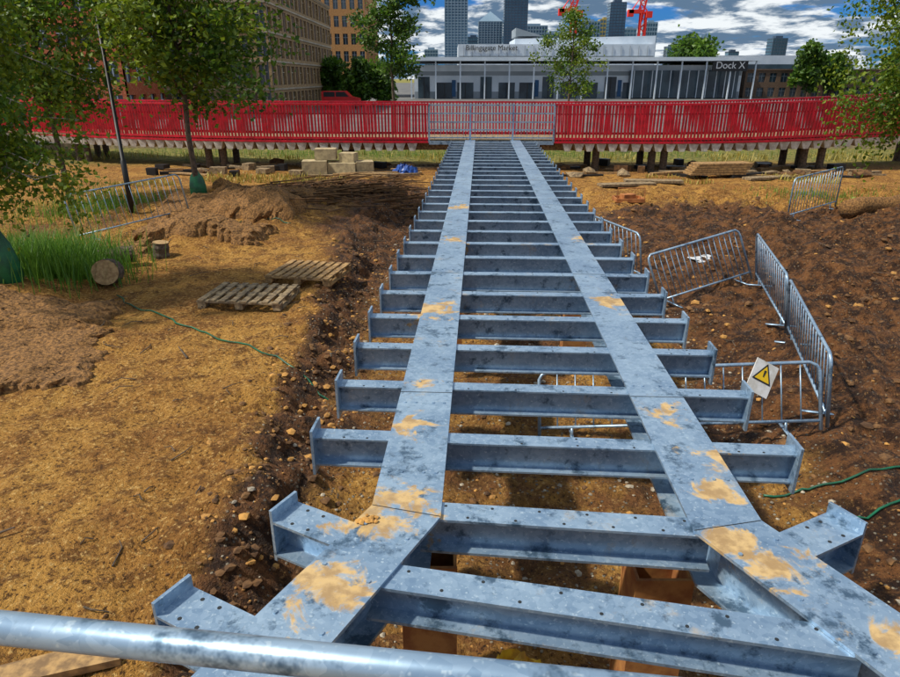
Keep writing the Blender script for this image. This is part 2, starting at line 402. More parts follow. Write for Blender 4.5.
poly(1.0,-.05,1.9,.06,-18.5,18.5,dk);poly(.45,-.24,.12,.22,-18.5,18.5,dk);poly(1.5,-.24,.12,.22,-18.5,18.5,dk)
xx=-18.3
while xx<18.3:
    if not(GL-.2<xx<GR+.2):
        p=pt(xx+random.gauss(0,.012),-.02,0);w=.15
        v=[(-w,-.0,-.12),(w,0,-.12),(w*.5,0,-.34),(-w*.5,0,-.34)]
        vs=[(p.x+a,p.y+b,p.z+c) for a,b,c in v]+[(p.x+a,p.y+b+.9,p.z+c) for a,b,c in v]
        cr.add(vs,[(0,3,2,1),(4,5,6,7),(0,1,5,4),(1,2,6,5),(2,3,7,6),(3,0,4,7)])
    xx+=.33
for z in(RH,.72,.48,.26,.04): poly(.0,z,.03,.035,GL,GR,gv,1)
xx=GL
while xx<=GR+.01: gv.obox(pt(xx,.0,.0),pt(xx,.0,RH),.01,.01,up=(0,1,0));xx+=.17
for xg in(GL,.6,1.85,GR): gv.obox(pt(xg,-.03,-.1),pt(xg,-.03,RH+.04),.05,.05,up=(0,1,0))
poly(-.06,-.1,.05,.10,GL,GR,gv,1)
pil=MB()
for x in(-16,-12.6,-12.2,-7.6,-7.1,-3.2,4.4,6.05,6.4,10.6,11.15,15):
    for o in(.35,1.6):
        p=pt(x,o,-.3);pil.tube([(p.x,p.y,hz(p.x,p.y)-.4),(p.x,p.y,p.z)],.11,10)
red.obj('railings',M_red,rb);dk.obj('deck',M_woodg,rb);cr.obj('joist_ends',M_cream,rb);gv.obj('centre_barrier',M_steel2,rb);pil.obj('timber_piles',M_bark,rb)
# ------------------------------------------------------------ pedestrian barriers
def barrier(p0,p1,h=.72,lean=(0,0),bars=17,name='crowd_control_barrier'):
    e=empty(name);mb=MB()
    A=Vector((*p0,hz(*p0)+.04));B=Vector((*p1,hz(*p1)+.04))
    up=Vector((lean[0],lean[1],h));d=(B-A)
    P=lambda s,v:A+d*s+up*v
    r=.015
    loop=[P(0,0),P(0,.88),P(.01,.95),P(.035,1),P(.965,1),P(.99,.95),P(1,.88),P(1,0)]
    mb.tube(loop,r,8);mb.tube([P(0,.14),P(1,.14)],r*.9,8);
    for i in range(1,bars): mb.tube([P(i/bars,.14),P(i/bars,1)],.006,6)
    n=Vector((-d.y,d.x,0)).normalized()
    for s in(.12,.88):
        q=P(s,0.14);f=P(s,0);mb.tube([q,f],.012,6);mb.obox(f-n*.16,f+n*.16,.03,.01)
    mb.obj('frame_and_bars',M_steel2,e,True);return e
barrier((-6.25,10.8),(-5.1,12.75),.78,(-.12,0))
barrier((2.75,7.95),(4.10,8.5),.66,(-.25,.1))
barrier((4.12,8.42),(3.60,6.5),.64,(-.10,0))
barrier((3.60,6.45),(3.04,4.6),.62,(-.10,0))
barrier((.75,4.75),(2.97,4.56),.50,(0,.22),15)
barrier((6.45,12.4),(7.85,13.3),.8)
barrier((2.25,11.2),(2.85,9.3),.7,(-.1,0))
barrier((7.85,11.2),(9.9,10.6),.8,(.1,0))
sg=empty('warning_sign');mb=MB()
c=Vector((2.50,4.72,.37));Rm=Matrix.Rotation(math.radians(28),3,'Y')@Matrix.Rotation(math.radians(-25),3,'X')
mb.box(c,(.21,.008,.27),M=Rm)
def tri(r,y,m): 
    vs=[c+Rm@Vector((math.sin(a)*r,y,math.cos(a)*r+.02)) for a in(0,2*math.pi/3,4*math.pi/3)];mb.add(vs,[(0,1,2)],m)
tri(.105,-.007,2);tri(.082,-.009,1)
vs=[c+Rm@Vector(q) for q in((-.011,-.011,.065),(.011,-.011,.065),(.005,-.011,.01),(-.005,-.011,.01))];mb.add(vs,[(0,1,2,3)],2)
mb.obj('panel',[mat('sign_white',(.75,.75,.75),(.55,.53,.48),8),mat('sign_yellow',(.85,.55,.01),(.75,.45,.01)),M_dark],sg)
# ------------------------------------------------------------ pallets, logs, hoses, etc.
def pallet(x,y,rz,L,W,m,name='wooden_pallet'):
    e=empty(name);mb=MB();z=max(hz(x,y),hz(x-.3,y),hz(x+.3,y))+.01
    R=Matrix.Rotation(rz,3,'Z')
    def b(cx,cy,cz,sx,sy,sz): 
        c=R@Vector((cx,cy,0));mb.box((x+c.x,y+c.y,z+cz),(sx,sy,sz),rz+random.uniform(-.015,.015))
    for k in(-1,0,1): b(k*(L/2-.05),0,.01,.09,W,.02)
    for k in(-1,0,1):
        for j in(-1,0,1): b(k*(L/2-.06),j*(W/2-.06),.045,.1,.1,.05)
    for j in(-1,0,1): b(0,j*(W/2-.05),.08,L,.09,.018)
    n=8
    for i in range(n): b(-L/2+.06+(L-.12)*i/(n-1),0,.099,.075,W*random.uniform(.97,1.02),.018)
    mb.obj('boards',m,e);return e
pallet(-2.5,7.75,math.radians(-6),1.05,.75,M_woodg)
pallet(-1.98,8.85,math.radians(-12),.95,.85,M_wood)
def logs(x,y,r,L,tilt,rz,name='cut_log'):
    mb=MB();z=hz(x,y);d=Vector((math.cos(rz)*math.sin(tilt),math.sin(rz)*math.sin(tilt),math.cos(tilt)))
    c=Vector((x,y,z+(r if tilt>.8 else L/2)))
    n=6;mb.tube([c+d*L*(i/n-.5) for i in range(n+1)],[r*(1+.06*math.sin(i*2.1)) for i in range(n+1)],14,0,False)
    for k in(-1,1):
        p=c+d*L*.5*k;mb.tube([p-d*.002,p+d*.003],r*.99,14,1)
    mb.obj(name,[M_bark,mat('cut_wood',(.48,.32,.15),(.3,.18,.08),20)])
logs(-4.54,10,.12,.24,0.1,0);logs(-4.6,8.45,.17,.34,1.35,-1.3);logs(-5.0,9.5,.13,.5,1.5,.4)
M_hose=mat('hose_green',(.005,.13,.06),(.01,.07,.04),5,.4)
def hose(pts,name='green_hose',r=.009):
    out=[]
    for i in range(len(pts)-1):
        for k in range(10):
            t=k/10;a=Vector(pts[i]);b=Vector(pts[i+1]);p=a.lerp(b,t);x=p.x+.03*math.sin(i*3+k*.6);y=p.y
            out.append((x,y,hz(x,y)+r+.008))
    mb=MB();mb.tube(out,r,6);mb.obj(name,M_hose,None,True)
hose([(-4.3,8.0),(-3.95,7.6),(-3.1,6.9),(-2.1,6.25),(-1.07,5.4)]);hose([(2.0,3.4),(2.5,3.5),(3.1,3.68),(4.2,3.9)]);hose([(2.3,4.0),(2.9,3.95),(4,4.1)]);hose([(-4.2,11.8),(-3.6,12.3),(-2.9,11.9)])
mb=MB()
for k in range(150):
    x=random.uniform(-6,-1.2);y=random.uniform(2.2,14)
    if k>90: x=random.uniform(2.2,7)
    a=random.uniform(0,6.3);L=random.uniform(.06,.3)
    z=hz(x,y)+.01;mb.tube([(x,y,z),(x+math.cos(a)*L*.5,y+math.sin(a)*L*.5,z+.02),(x+math.cos(a+.3)*L,y+math.sin(a+.3)*L,z)],[.006,.004,.003],5)
for (x,y,a,L) in((-2.9,3.35,2.6,.35),(-2.8,3.2,.5,.15),(-2.6,5.9,2.2,.3)):
    z=hz(x,y)+.015;mb.tube([(x,y,z),(x+math.cos(a)*L,y+math.sin(a)*L,z+.02)],[.011,.005],6)
mb.obj('fallen_twigs',M_bark)
mb=MB();
for (x,y,a,L) in((-1.8,2.3,.35,1.1),(-2.0,2.2,.3,.9)): mb.box((x,y,hz(x,y)+.05),(L,.12,.04),a)
mb.obj('timber_plank',M_wood)
mb=MB()
for k in range(260):
    x=-2.9+random.gauss(0,.95);y=15.8+random.gauss(0,1.0);a=random.gauss(0,.5)+(0 if random.random()<.5 else .5);L=random.uniform(.3,1.3)
    z=hz(x,y)+random.uniform(0,.14);mb.tube([(x,y,z),(x+math.cos(a)*L,y+math.sin(a)*L,z+random.uniform(-.04,.08))],[.022,.012],5)
mb.obj('brushwood_pile',mat('brush_brown',(.22,.11,.04),(.08,.045,.02),10,.9))
def coir(cx,cy,lx,ly,rz,h=.05,name='coir_matting',am=1):
    n=54;R=Matrix.Rotation(rz,2);A=[];E=[]
    for j in range(n+1):
        for i in range(n+1):
            a=(i/n-.5)*lx+.2*float(fbm(j*.13+cx,cy,4));b=(j/n-.5)*ly+.2*float(fbm(i*.13+cy,cx+4,4))
            p=R@Vector((a,b));A.append((cx+p.x,cy+p.y));E.append(min(i,j,n-i,n-j))
    A=np.array(A);E=np.array(E);x,y=A[:,0],A[:,1]
    z=H(x,y)+np.where(E==0,-.05,h*np.clip(E/5,.4,1)+am*(.13*fbm(x*2.0,y*2.0+6,3)+.07*np.abs(fbm(x*5,y*5,3)))+.02*fbm(x*17,y*17,2))
    vs=[tuple(v) for v in np.stack([x,y,z],-1)];fs=[]
    for j in range(n):
        for i in range(n):
            k=j*(n+1)+i;fs.append((k,k+1,k+n+2,k+n+1))
    mb=MB();mb.add(vs,fs);mb.obj(name,M_coir,None,True)
coir(-4.75,6.95,1.7,.95,.15,.10,am=.5);coir(-4.35,6.15,1.5,.8,.05,.07,am=.4);coir(-4.05,5.6,1.3,.8,.2,.06,am=.4);coir(-4.9,13.0,1.9,1.3,.1,.18);coir(-3.6,12.7,1.4,1.1,-.2,.20);coir(-4.0,14.6,2.2,1.0,.05,.15)
coir(-4.7,11.2,1.5,.9,.4,.16);coir(-3.7,11.2,1.1,.9,-.3,.14);coir(-5.3,10.2,.9,.7,.3,.12)
coir(8.6,8.2,1.8,1.6,.2,.05)
mb=MB();mb.tube([(7.3+i*.35,12.0+.12*i+.05*math.sin(i),hz(7.3+i*.35,12+.12*i)+.16+.02*math.sin(i*2)) for i in range(10)],.17,12);mb.obj('coir_roll',M_coir,None,True)
mb=MB()
for (x,y,z,a,b,c,r) in((-3.9,19.3,.2,.7,.5,.4,.1),(-3.1,19.4,.17,.8,.5,.34,-.1),(-3.6,19.5,.56,.6,.45,.3,.05),(-2.5,19.5,.18,.5,.5,.36,.2),(-2.95,19.5,.48,.45,.4,.26,-.2)):
    mb.box((x,y,z+hz(x,y)),(a,b,c),r)
mb.obj('stone_blocks',M_stone)
mb=MB()
for k in range(5): mb.box((-2.6+.1*k,18.6+.15*k,.05+.03*(k%2)+hz(-2.6,18.6)),(1.6,.1,.03),.1*k-.1)
mb.obj('timber_boards',M_wood)
def lump(name,x,y,r,h,m,rz=0):
    mb=MB();n=26;k=10;vs=[];fs=[];z=hz(x,y)
    for j in range(k+1):
        ph=j/k*math.pi/2
        for i in range(n):
            a=2*math.pi*i/n;rr=r*math.cos(ph)*(1+.6*float(fbm(math.cos(a)*1.8+x,math.sin(a)*1.8+j*.4,3)))
            vs.append((x+rr*math.cos(a),y+rr*math.sin(a),z-.02+h*math.sin(ph)*(1+.9*float(fbm(math.cos(a)*2,math.sin(a)*2+j*.7+x,3)))))
    for j in range(k):
        for i in range(n): fs.append((j*n+i,j*n+(i+1)%n,(j+1)*n+(i+1)%n,(j+1)*n+i))
    mb.add(vs,fs);mb.obj(name,m)
lump('blue_tarpaulin',-1.3,19.4,.36,.28,mat('tarp_blue',(.02,.09,.38),(.01,.04,.2),4,.4))
lump('yellow_sack',.36,2.34,.20,.18,mat('sack_yellow',(.88,.60,.04),(.55,.30,.04),10,.6,0,.4))
lump('yellow_sack',.58,2.28,.16,.13,mat('sack_yellow2',(.85,.55,.05),(.5,.28,.05),10,.6,0,.4))
lump('plastic_sheet',3.9,9.6,.24,.04,mat('sheet_white',(.6,.62,.66),(.5,.5,.5),8,.3,0,.6))
e=empty('timber_tray');mb=MB();z=hz(4.0,14.7)+.06
for k in(-1,1): mb.box((4.0,14.7+k*.22,z+.03),(.62,.03,.08));mb.box((4+k*.3,14.7,z+.03),(.03,.41,.08))
mb.box((4,14.7,z),(.57,.4,.02));mb.box((3.98,14.7,z+.08),(.3,.2,.12),.3);mb.tube([(3.7,14.5,z),(3.7,14.5,z+.3),(4.3,14.5,z+.3),(4.3,14.5,z)],.012,6)
mb.obj('tray',mat('tray_orange',(.5,.2,.06),(.3,.1,.03),8),e)
mb=MB()
for (x,y,a) in((4.6,17.2,.2),(5.4,17.6,-.1),(8.8,18.3,.3)): mb.box((x,y,hz(x,y)+.05),(1.5,.35,.06),a)
mb.obj('timber_boards',M_woodg)
mb=MB()
for i in range(5): mb.box((7.4+i*.05,18.6+i*.02,hz(7.4,18.6)+.12+.062*i),(1.6,.5,.05),.1+random.gauss(0,.03))
mb.obj('timber_stack',M_wood)
mb=MB();random.seed(12)
for k in range(170):
    x=random.uniform(-9,12);y=random.uniform(18.7,21.6);z=hz(x,y);r=random.random()
    if GL-.5<x<GR+.3 and y<19.5: continue
    if r<.55: mb.box((x,y,z+.04),(random.uniform(.4,1.6),random.uniform(.06,.2),random.uniform(.03,.1)),random.gauss(0,.35),random.choice((0,1,1,2)))
    elif r<.8: mb.box((x,y,z+.08),(random.uniform(.15,.5),random.uniform(.15,.35),random.uniform(.1,.28)),random.gauss(0,.5),random.choice((1,2,3)))
    else: mb.rock((x,y,z+.05),random.uniform(.1,.28),random.choice((1,3)))
mb.obj('construction_debris',[M_wood,M_woodg,M_dark,M_clod])
# ------------------------------------------------------------ vegetation
def leaves(mb,c,n,sig,size,m=0,droop=0):
    for _ in range(n):
        p=Vector((c[0]+random.gauss(0,sig[0]),c[1]+random.gauss(0,sig[1]),c[2]+random.gauss(0,sig[2])))
        a=Vector((random.gauss(0,1),random.gauss(0,1),random.gauss(0,.7)-droop)).normalized();b=a.orthogonal().normalized()
        b=(Matrix.Rotation(random.uniform(0,6.28),3,a)@b);s=size*random.uniform(.6,1.3)
        nn=a.cross(b)*s*.12
        i=len(mb.v);mb.v+=[tuple(p),tuple(p+a*s*.5+b*s*.34+nn),tuple(p+a*s),tuple(p+a*s*.5-b*s*.34+nn)]
        mb.f.append((i,i+1,i+2,i+3));mb.m.append(m)
def tree(name,x,y,ztop,cz0,rad,nb,nl,size,ml,mbk,lean=(0,0),tr=.05,seed=1,clump=.22,droop=.3,bag=False,cx=0,cy=0,skip=.14):
    random.seed(seed);e=empty(name);z0=hz(x,y);tk=MB();lf=MB()
    top=Vector((x+lean[0],y+lean[1],ztop));base=Vector((x,y,z0-.1));n=9
    tp=[base.lerp(top,i/n)+Vector((random.gauss(0,.02),random.gauss(0,.02),0))*(i>0) for i in range(n+1)]
    tk.tube(tp,[tr*(1-.85*i/n)+.006 for i in range(n+1)],8)
    for k in range(nb):
        f=(k+.5)/nb;f=f+random.uniform(-.05,.05);z=cz0+(ztop-cz0)*max(0,min(1,f))
        s=(z-base.z)/(top.z-base.z);p=base.lerp(top,min(1,s))
        prof=math.sin(math.pi*min(1,.2+.78*f))**.6
        a=k*2.4+random.uniform(-.6,.6);L=rad*prof*random.uniform(.55,1.15)
        q=p+Vector((math.cos(a)*L+cx*prof,math.sin(a)*L+cy*prof,L*random.uniform(.0,.5)-droop*L*.4))
        mid=p.lerp(q,.5)+Vector((0,0,.12*L));start=p-Vector((0,0,.15*L))
        tk.tube([start,mid,q],[tr*.35*(1-.5*f),tr*.2*(1-.5*f),.004],5)
        for j in range(5):
            g=.35+.16*j;c=start.lerp(mid,g*2) if g<.5 else mid.lerp(q,(g-.5)*2)
            c=c+Vector((random.gauss(0,.18),random.gauss(0,.18),random.gauss(0,.14)-.05*droop))*rad*.5
            if random.random()<skip: continue
            tk.tube([mid.lerp(q,max(0,(g-.5)*2)),c],[.006,.003],4)
            cc=clump*random.uniform(.6,1.3)*rad*.6
            leaves(lf,c,int(nl*random.uniform(.5,1.4)),(cc,cc,cc*.8),size,0 if random.random()<.6 else 1,droop)
            if droop>.5:
                leaves(lf,c-Vector((0,0,cc*1.4)),int(nl*.5),(cc*.4,cc*.4,cc*1.0),size,0,droop)
    tk.obj('trunk_and_limbs',mbk,e,True);lf.obj('foliage',ml,e)
    if bag:
        b=MB();n=14;pr=[(.17,0),(.2,.08),(.19,.25),(.14,.42),(.07,.52),(.05,.56)]
        vs=[];fs=[]
        for (r,zz) in pr:
            for i in range(n):
                a=2*math.pi*i/n;r2=r*(1+.12*math.sin(a*5+zz*4))*.85;vs.append((x+r2*math.cos(a),y+r2*math.sin(a)*.9,z0+zz*bag))
        for j in range(len(pr)-1):
            for i in range(n): fs.append((j*n+i,j*n+(i+1)%n,(j+1)*n+(i+1)%n,(j+1)*n+i))
        b.add(vs,fs);b.obj('watering_bag',M_bag,e,True)
    return e
tree('birch_tree',-5.5,7.8,4.6,1.45,1.30,40,85,.07,[M_leafy,M_leaf],M_birch,(-.1,.1),.05,3,.24,.7,1.15,cx=.1)
tree('young_tree',-5.2,13.6,6.2,2.35,1.85,44,125,.11,[M_leaf,M_leafy],M_bark,(-.1,0),.06,5,.24,.3,1.0,cx=.1)
tree('young_tree',-8.4,14.5,6.5,1.9,1.9,38,110,.115,[M_leaf,M_leafy],M_bark,(-.1,0),.06,15,.24,.3)
tree('birch_tree',9.2,13.0,6.4,1.8,1.85,42,110,.085,[M_leafy,M_leaf],M_bark,(0,0),.06,8,.24,.8,1.0)
tree('young_tree',-2.3,28,7.0,2.6,1.35,28,65,.14,[M_leaf,M_leafd],M_bark,(0,0),.07,9,.22,.2)
tree('slender_tree',4.45,26,4.7,1.9,1.15,24,50,.10,[M_leafy,M_leaf],M_bark,(.05,0),.05,10,.2,.2)
def ftree(x,y,z0,z1,r,sd):
    tree('background_tree',x,y,z1,z0,r,18,60,.0062*y,[M_leaf,M_leafd],M_bark,(0,0),.12,sd,.3,.1)
ftree(-8.3,65,.8,4.0,1.5,21);ftree(-6.6,66,.8,3.6,1.3,22);ftree(36,105,3.2,7.2,3.6,23);ftree(46,90,1.5,6.4,1.8,24);ftree(50.5,92,1.5,5.2,1.6,25);ftree(-11.7,70,.8,4.2,1.3,26);ftree(57,85,.8,4,2.6,27);ftree(61,96,.8,5,2.8,28)
def grass(name,cx,cy,sx,sy,n,h,m,sd=2,gauss=True):
    random.seed(sd);mb=MB()
    for _ in range(n):
        if gauss: x=random.gauss(cx,sx);y=random.gauss(cy,sy)
        else:
            x=random.uniform(cx-sx,cx+sx);y=random.uniform(cy-sy,cy+sy)
            if float(fbm(x*.5,y*.7,3))<.0: continue
        z=hz(x,y)-.02;L=h*random.uniform(.4,1.2);a=random.uniform(0,6.28);w=.006 if gauss else .015
        dx,dy=math.cos(a),math.sin(a);b=random.uniform(.1,.6)*L
        i=len(mb.v);mb.v+=[(x-dy*w,y+dx*w,z),(x+dy*w,y-dx*w,z),(x+dx*b*.4+dy*w*.8,y+dy*b*.4-dx*w*.8,z+L*.6),(x+dx*b*.4-dy*w*.8,y+dy*b*.4+dx*w*.8,z+L*.6),(x+dx*b,y+dy*b,z+L)]
        mb.f+=[(i,i+1,i+2,i+3),(i+3,i+2,i+4)];mb.m+=[0,0]
    return mb.obj(name,m)
grass('grass_tuft',-5.55,8.85,.44,.5,3200,.55,M_grass,2);grass('grass_tuft',-7.0,9.8,.5,.5,900,.4,M_grass,3)
grass('grass_tuft',-7.6,14.0,.7,.9,1200,.3,M_grass,4);grass('dry_grass',-6.5,18.0,3.8,.9,2200,.16,M_straw,6,False)
grass('dry_grass',0,23.5,18,1.0,3000,.22,M_straw,5,False);grass('grass_tuft',-1,24.5,7,.7,2600,.28,M_grass,15)
grass('dry_grass',9,18.2,3.5,.6,1500,.16,M_straw,7,False);grass('grass_tuft',8.6,15.4,.8,.7,900,.16,M_grass,8)
# ------------------------------------------------------------ street lamp
e=empty('street_lamp');mb=MB();z=hz(-6.35,13)
mb.tube([(-6.35,13,z),(-6.35,13,z+1),(-6.35,13,z+1.01),(-6.35,13,5.6)],[.055,.055,.038,.032],10);mb.tube([(-6.35,13,5.55),(-6.2,12.9,5.75),(-5.7,12.8,5.8)],.025,8);mb.box((-5.55,12.78,5.78),(.45,.16,.06))
mb.obj('pole_and_lantern',M_dark,e,True)
# ------------------------------------------------------------ buildings
def facade(mb,o,d,n,L,zs,ze,nx,nz,ww=.6,wh=.62,rec=.18,frames=True,band=False):
    o=Vector(o);d=Vector(d).normalized();n=Vector(n).normalized();cw=L/nx;ch=(ze-zs)/nz
    def bx(s0,s1,z0,z1,t0,t1,m):
        c=o+d*(s0+s1)/2+n*(t0+t1)/2;c.z=(z0+z1)/2
        mb.box(c,(s1-s0,abs(t1-t0),z1-z0),math.atan2(d.y,d.x),m)
    bx(0,L,zs,ze,-rec-.1,-rec,1)
    for i in range(nx+1):
        a=max(0,i*cw-cw*(1-ww)/2);b=min(L,i*cw+cw*(1-ww)/2);bx(a,b,zs,ze,-rec,0,0)
    for k in range(nz+1):
        a=max(zs,zs+k*ch-ch*(1-wh)/2);b=min(ze,zs+k*ch+ch*(1-wh)/2);bx(.01,L-.01,a,b,-rec,-.004,0)
        if band and k: bx(.0,L,zs+k*ch-.07,zs+k*ch+.05,.001,.07,2)
    if frames:
        for i in range(nx):
            c=(i+.5)*cw;bx(c-.03,c+.03,zs+.02,ze-.02,-rec,-rec*.6,2)
            if band and i%2: bx(c,c+cw*ww/2,zs+.03,ze-.03,-rec,-rec*.4,3)
        for k in range(nz): bx(.02,L-.02,zs+(k+.5)*ch+ch*wh*.15-.03,zs+(k+.5)*ch+ch*wh*.15+.03,-rec,-rec*.62,2)
def brickmat(name,c1,c2,mo):
    m,nt,b=newmat(name);P=nt.nodes.new('ShaderNodeNewGeometry').outputs['Position']
    n=noise(nt,.5,5,.7,P);n2=noise(nt,9,2,.5,P)
    c=mix(nt,n,c1,c2);c=mix(nt,ramp(nt,n2,.5,.7),c,mo);nt.links.new(c,b.inputs['Base Color']);b.inputs['Roughness'].default_value=.85;return m
B_red=brickmat('brick_red',(.50,.11,.04),(.34,.08,.03),(.55,.2,.1));B_buff=brickmat('brick_buff',(.36,.23,.10),(.24,.15,.07),(.46,.33,.18));B_or=brickmat('brick_orange',(.46,.22,.07),(.3,.15,.05),(.55,.3,.12))
B_pan=mat('brown_panel',(.14,.08,.04),(.10,.06,.03),1,.6);M_tan=mat('tan_band',(.46,.38,.26),(.32,.27,.2),1,.7)
def building(name,x0,x1,y0,y1,h,wallm,nxf,nxs,nz,trim=None,ww=.6,wh=.62,band=False):
    e=empty(name);ms=[wallm,M_glass,trim or M_grey,B_pan];mb=MB();facade(mb,(x0,y0,0),(1,0,0),(0,-1,0),x1-x0,0,h,nxf,nz,ww,wh,band=band);mb.obj('front_wall_and_windows',ms,e)
    mb=MB();facade(mb,(x1,y0+.003,0),(0,1,0),(1,0,0),y1-y0-.003,0,h-.003,nxs,nz,ww,wh,band=band);mb.obj('side_wall_and_windows',ms,e)
    mb=MB();mb.box(((x0+x1)/2-.2,(y0+y1)/2+.2,h/2-.02),(x1-x0-.7,y1-y0-.8,h-.06));mb.box(((x0+x1)/2,(y0+y1)/2,h+.08),(x1-x0+.25,y1-y0+.25,.16));mb.obj('core_and_roof',wallm,e);return e
building('office_building',-22,-12.7,50,76,9.4,B_buff,9,17,5,trim=M_tan,ww=.74,wh=.72,band=True)
building('brick_apartment_building',-19,-11.3,96,112,15,B_or,7,10,7)
building('red_brick_building',-42,-20.5,44,60,12,B_red,16,10,6,trim=M_white)
e=empty('dock_warehouse');bx0,bx1,by=-5.4,38.6,90
mb=MB()
mb.box(((bx0+bx1)/2,by+10,2.1),(bx1-bx0-1.5,18,4.2),0,0)
mb.box(((bx0+bx1)/2,by+8.2,4.86),(bx1-bx0+.6,20,.42),0,0)
mb.box(((bx0+bx1)/2,by+.985,3.2),(bx1-bx0-1.6,.03,.5),0,2)
mb.box(((bx0+bx1)/2,by+.98,.55),(bx1-bx0-1.6,.04,.9),0,2)
k=bx0+.5
while k<bx1: mb.box((k,by-1.3,2.33),(.16,.16,4.62),0,0);k+=3.1
k=bx0+2
i=0
while k<bx1-2:
    hh=1.9 if i%3 else 2.6;mb.box((k,by+.94,hh/2+.2),(2.1 if i%3 else 1.5,.06,hh),0,1);mb.box((k,by+.88,hh/2+.2),(.07,.06,hh),0,3)
    if i%4==1: mb.box((k+1.2,by+.9,1.4),(.5,.1,2.0),0,4)
    k+=2.7;i+=1
mb.box((30.2,by+.6,1.9),(14,.6,3.3),0,1)
for k in range(12): mb.box((23.7+k*1.18,by+.27,1.9),(.1,.05,3.3),0,0)
mb.box((35.2,by-1.45,4.1),(4.4,.2,1.3),0,3)
mb.obj('walls_roof_columns',[M_white,M_glass,M_grey,M_dark,mat('door_blue',(.03,.1,.22),(.02,.07,.16),1)],e)
def text(s,loc,size,m,parent,name):
    cu=bpy.data.curves.new(name,'FONT');cu.body=s;cu.size=size;cu.extrude=.02;cu.align_x='CENTER';cu.align_y='CENTER'
    o=bpy.data.objects.new(name,cu);link(o);o.location=loc;o.rotation_euler=(math.radians(90),0,0);cu.materials.append(m);o.parent=parent
M_sgn=mat('letter_white',(.8,.8,.8),(.75,.75,.75))
text('Dock X',(35.2,by-1.58,4.1),1.15,M_sgn,e,'sign_letters')
e=empty('market_hall');mb=MB();Y0=130
mb.box((19.5,Y0+8,4.2),(36,16,8.4),0,0)
def wedge(x0,x1,za,zb,zl,y0,y1,m): mb.add([(x0,y0,zl),(x1,y0,zl),(x1,y0,zb),(x0,y0,za),(x0,y1,zl),(x1,y1,zl),(x1,y1,zb),(x0,y1,za)],[(0,1,2,3),(4,7,6,5),(0,4,5,1),(1,5,6,2),(2,6,7,3),(3,7,4,0)],m)
wedge(12,38,9.4,9.9,8.4,Y0+2,Y0+14,0);wedge(12.2,17,11.3,10.0,9.9,Y0+3,Y0+12,2)
mb.box((19.5,Y0-.05,6.2),(35.6,.2,.5),0,2)
for k in range(22): mb.box((2.5+k*1.6,Y0-.1,7.2),(.05,.1,1.9),0,2)
mb.obj('walls_and_roof',[M_white,M_glass,M_grey],e);text('Billingsgate Market',(7.6,Y0-.2,7.75),1.25,M_dark,e,'sign_letters')
building('low_brick_building',39.2,57,93,104,3.6,brickmat('brick_dark',(.16,.1,.06),(.1,.06,.04),(.2,.14,.1)),12,4,2)
e=empty('low_warehouse');mb=MB();mb.box((52,118,3),(26,10,6),0,0);mb.box((52,112.9,4.2),(25,.1,1),0,1);mb.obj('walls',[M_white,M_glass],e)
def tower(name,xa,xb,yt,Yd,m1=None,m2=None,pyr=None,nb=24):
    s=Yd/700;x0=(xa-450)*s;x1=(xb-450)*s;zt=2.6+(78-yt)/754*Yd;w=x1-x0
    e=empty(name);mb=MB();mb.box(((x0+x1)/2,Yd+w/2,zt/2),(w*.97,w*.97,zt),0,1)
    for k in range(nb+1): mb.box(((x0+x1)/2,Yd+w/2,zt*k/nb),(w,w,zt/nb*.38),0,0)
    nv=max(3,int(w/1.6))
    for k in range(nv+1): mb.box((x0+w*k/nv,Yd-.02,zt/2),(w*.03,.25,zt),0,0)
    if pyr: 
        za=2.6+(78-pyr)/754*Yd;a=w/2;cx=(x0+x1)/2;cy=Yd+a
        mb.add([(x0,Yd,zt+.3),(x1,Yd,zt+.3),(x1,Yd+w,zt+.3),(x0,Yd+w,zt+.3),(cx,cy,za)],[(0,1,4),(1,2,4),(2,3,4),(3,0,4)],0)
    else: mb.box(((x0+x1)/2,Yd+w/2,zt+.8),(w*.5,w*.5,1.6),0,0)
    mb.obj('floors_and_glazing',[m1,m2],e)
C1=mat('tower_steel',(.22,.32,.42),(.17,.27,.36),.05,.4);C2=mat('tower_glass',(.04,.11,.18),(.09,.20,.30),.03,.2)
C3=mat('tower_dark',(.05,.09,.15),(.03,.06,.11),.05,.3);C4=mat('tower_gold',(.40,.32,.10),(.28,.22,.1),.05,.5)
tower('glass_skyscraper',445,467,2,400,C1,C2,nb=30);tower('pyramid_roof_skyscraper',478,501,23,420,C1,C2,pyr=12,nb=26)
tower('glass_skyscraper',503,525,-6,400,C3,C2,nb=34);tower('glass_skyscraper',605,620,5,400,C3,C2,nb=28)
tower('office_tower',520,545,27,440,C1,C2,nb=16);tower('office_tower',576,596,23,430,C1,C2,nb=16);tower('office_tower',467,479,38,470,C3,C2,nb=12)
tower('office_tower',590,601,31,480,C3,C2,nb=14);tower('office_tower',596,610,21,450,C4,C2,nb=16);tower('office_tower',620,632,30,460,C1,C2,nb=14)
tower('office_tower',683,692,36,430,C3,C2,nb=14);tower('office_tower',694,706,38,440,C1,C3,nb=14);tower('office_tower',706,712,45,460,C3,C2,nb=10)
tower('office_tower',767,781,39,420,C3,C2,nb=14);tower('office_tower',640,652,24,470,C1,C2,nb=14);tower('office_tower',545,560,34,470,C1,C2,nb=10);tower('office_tower',664,676,47,470,C1,C2,nb=9)
tower('office_tower',425,438,50,460,C1,C2,nb=10);tower('office_tower',725,735,52,470,C3,C2,nb=8)
M_crane=mat('crane_red',(.75,.03,.02),(.65,.03,.02))
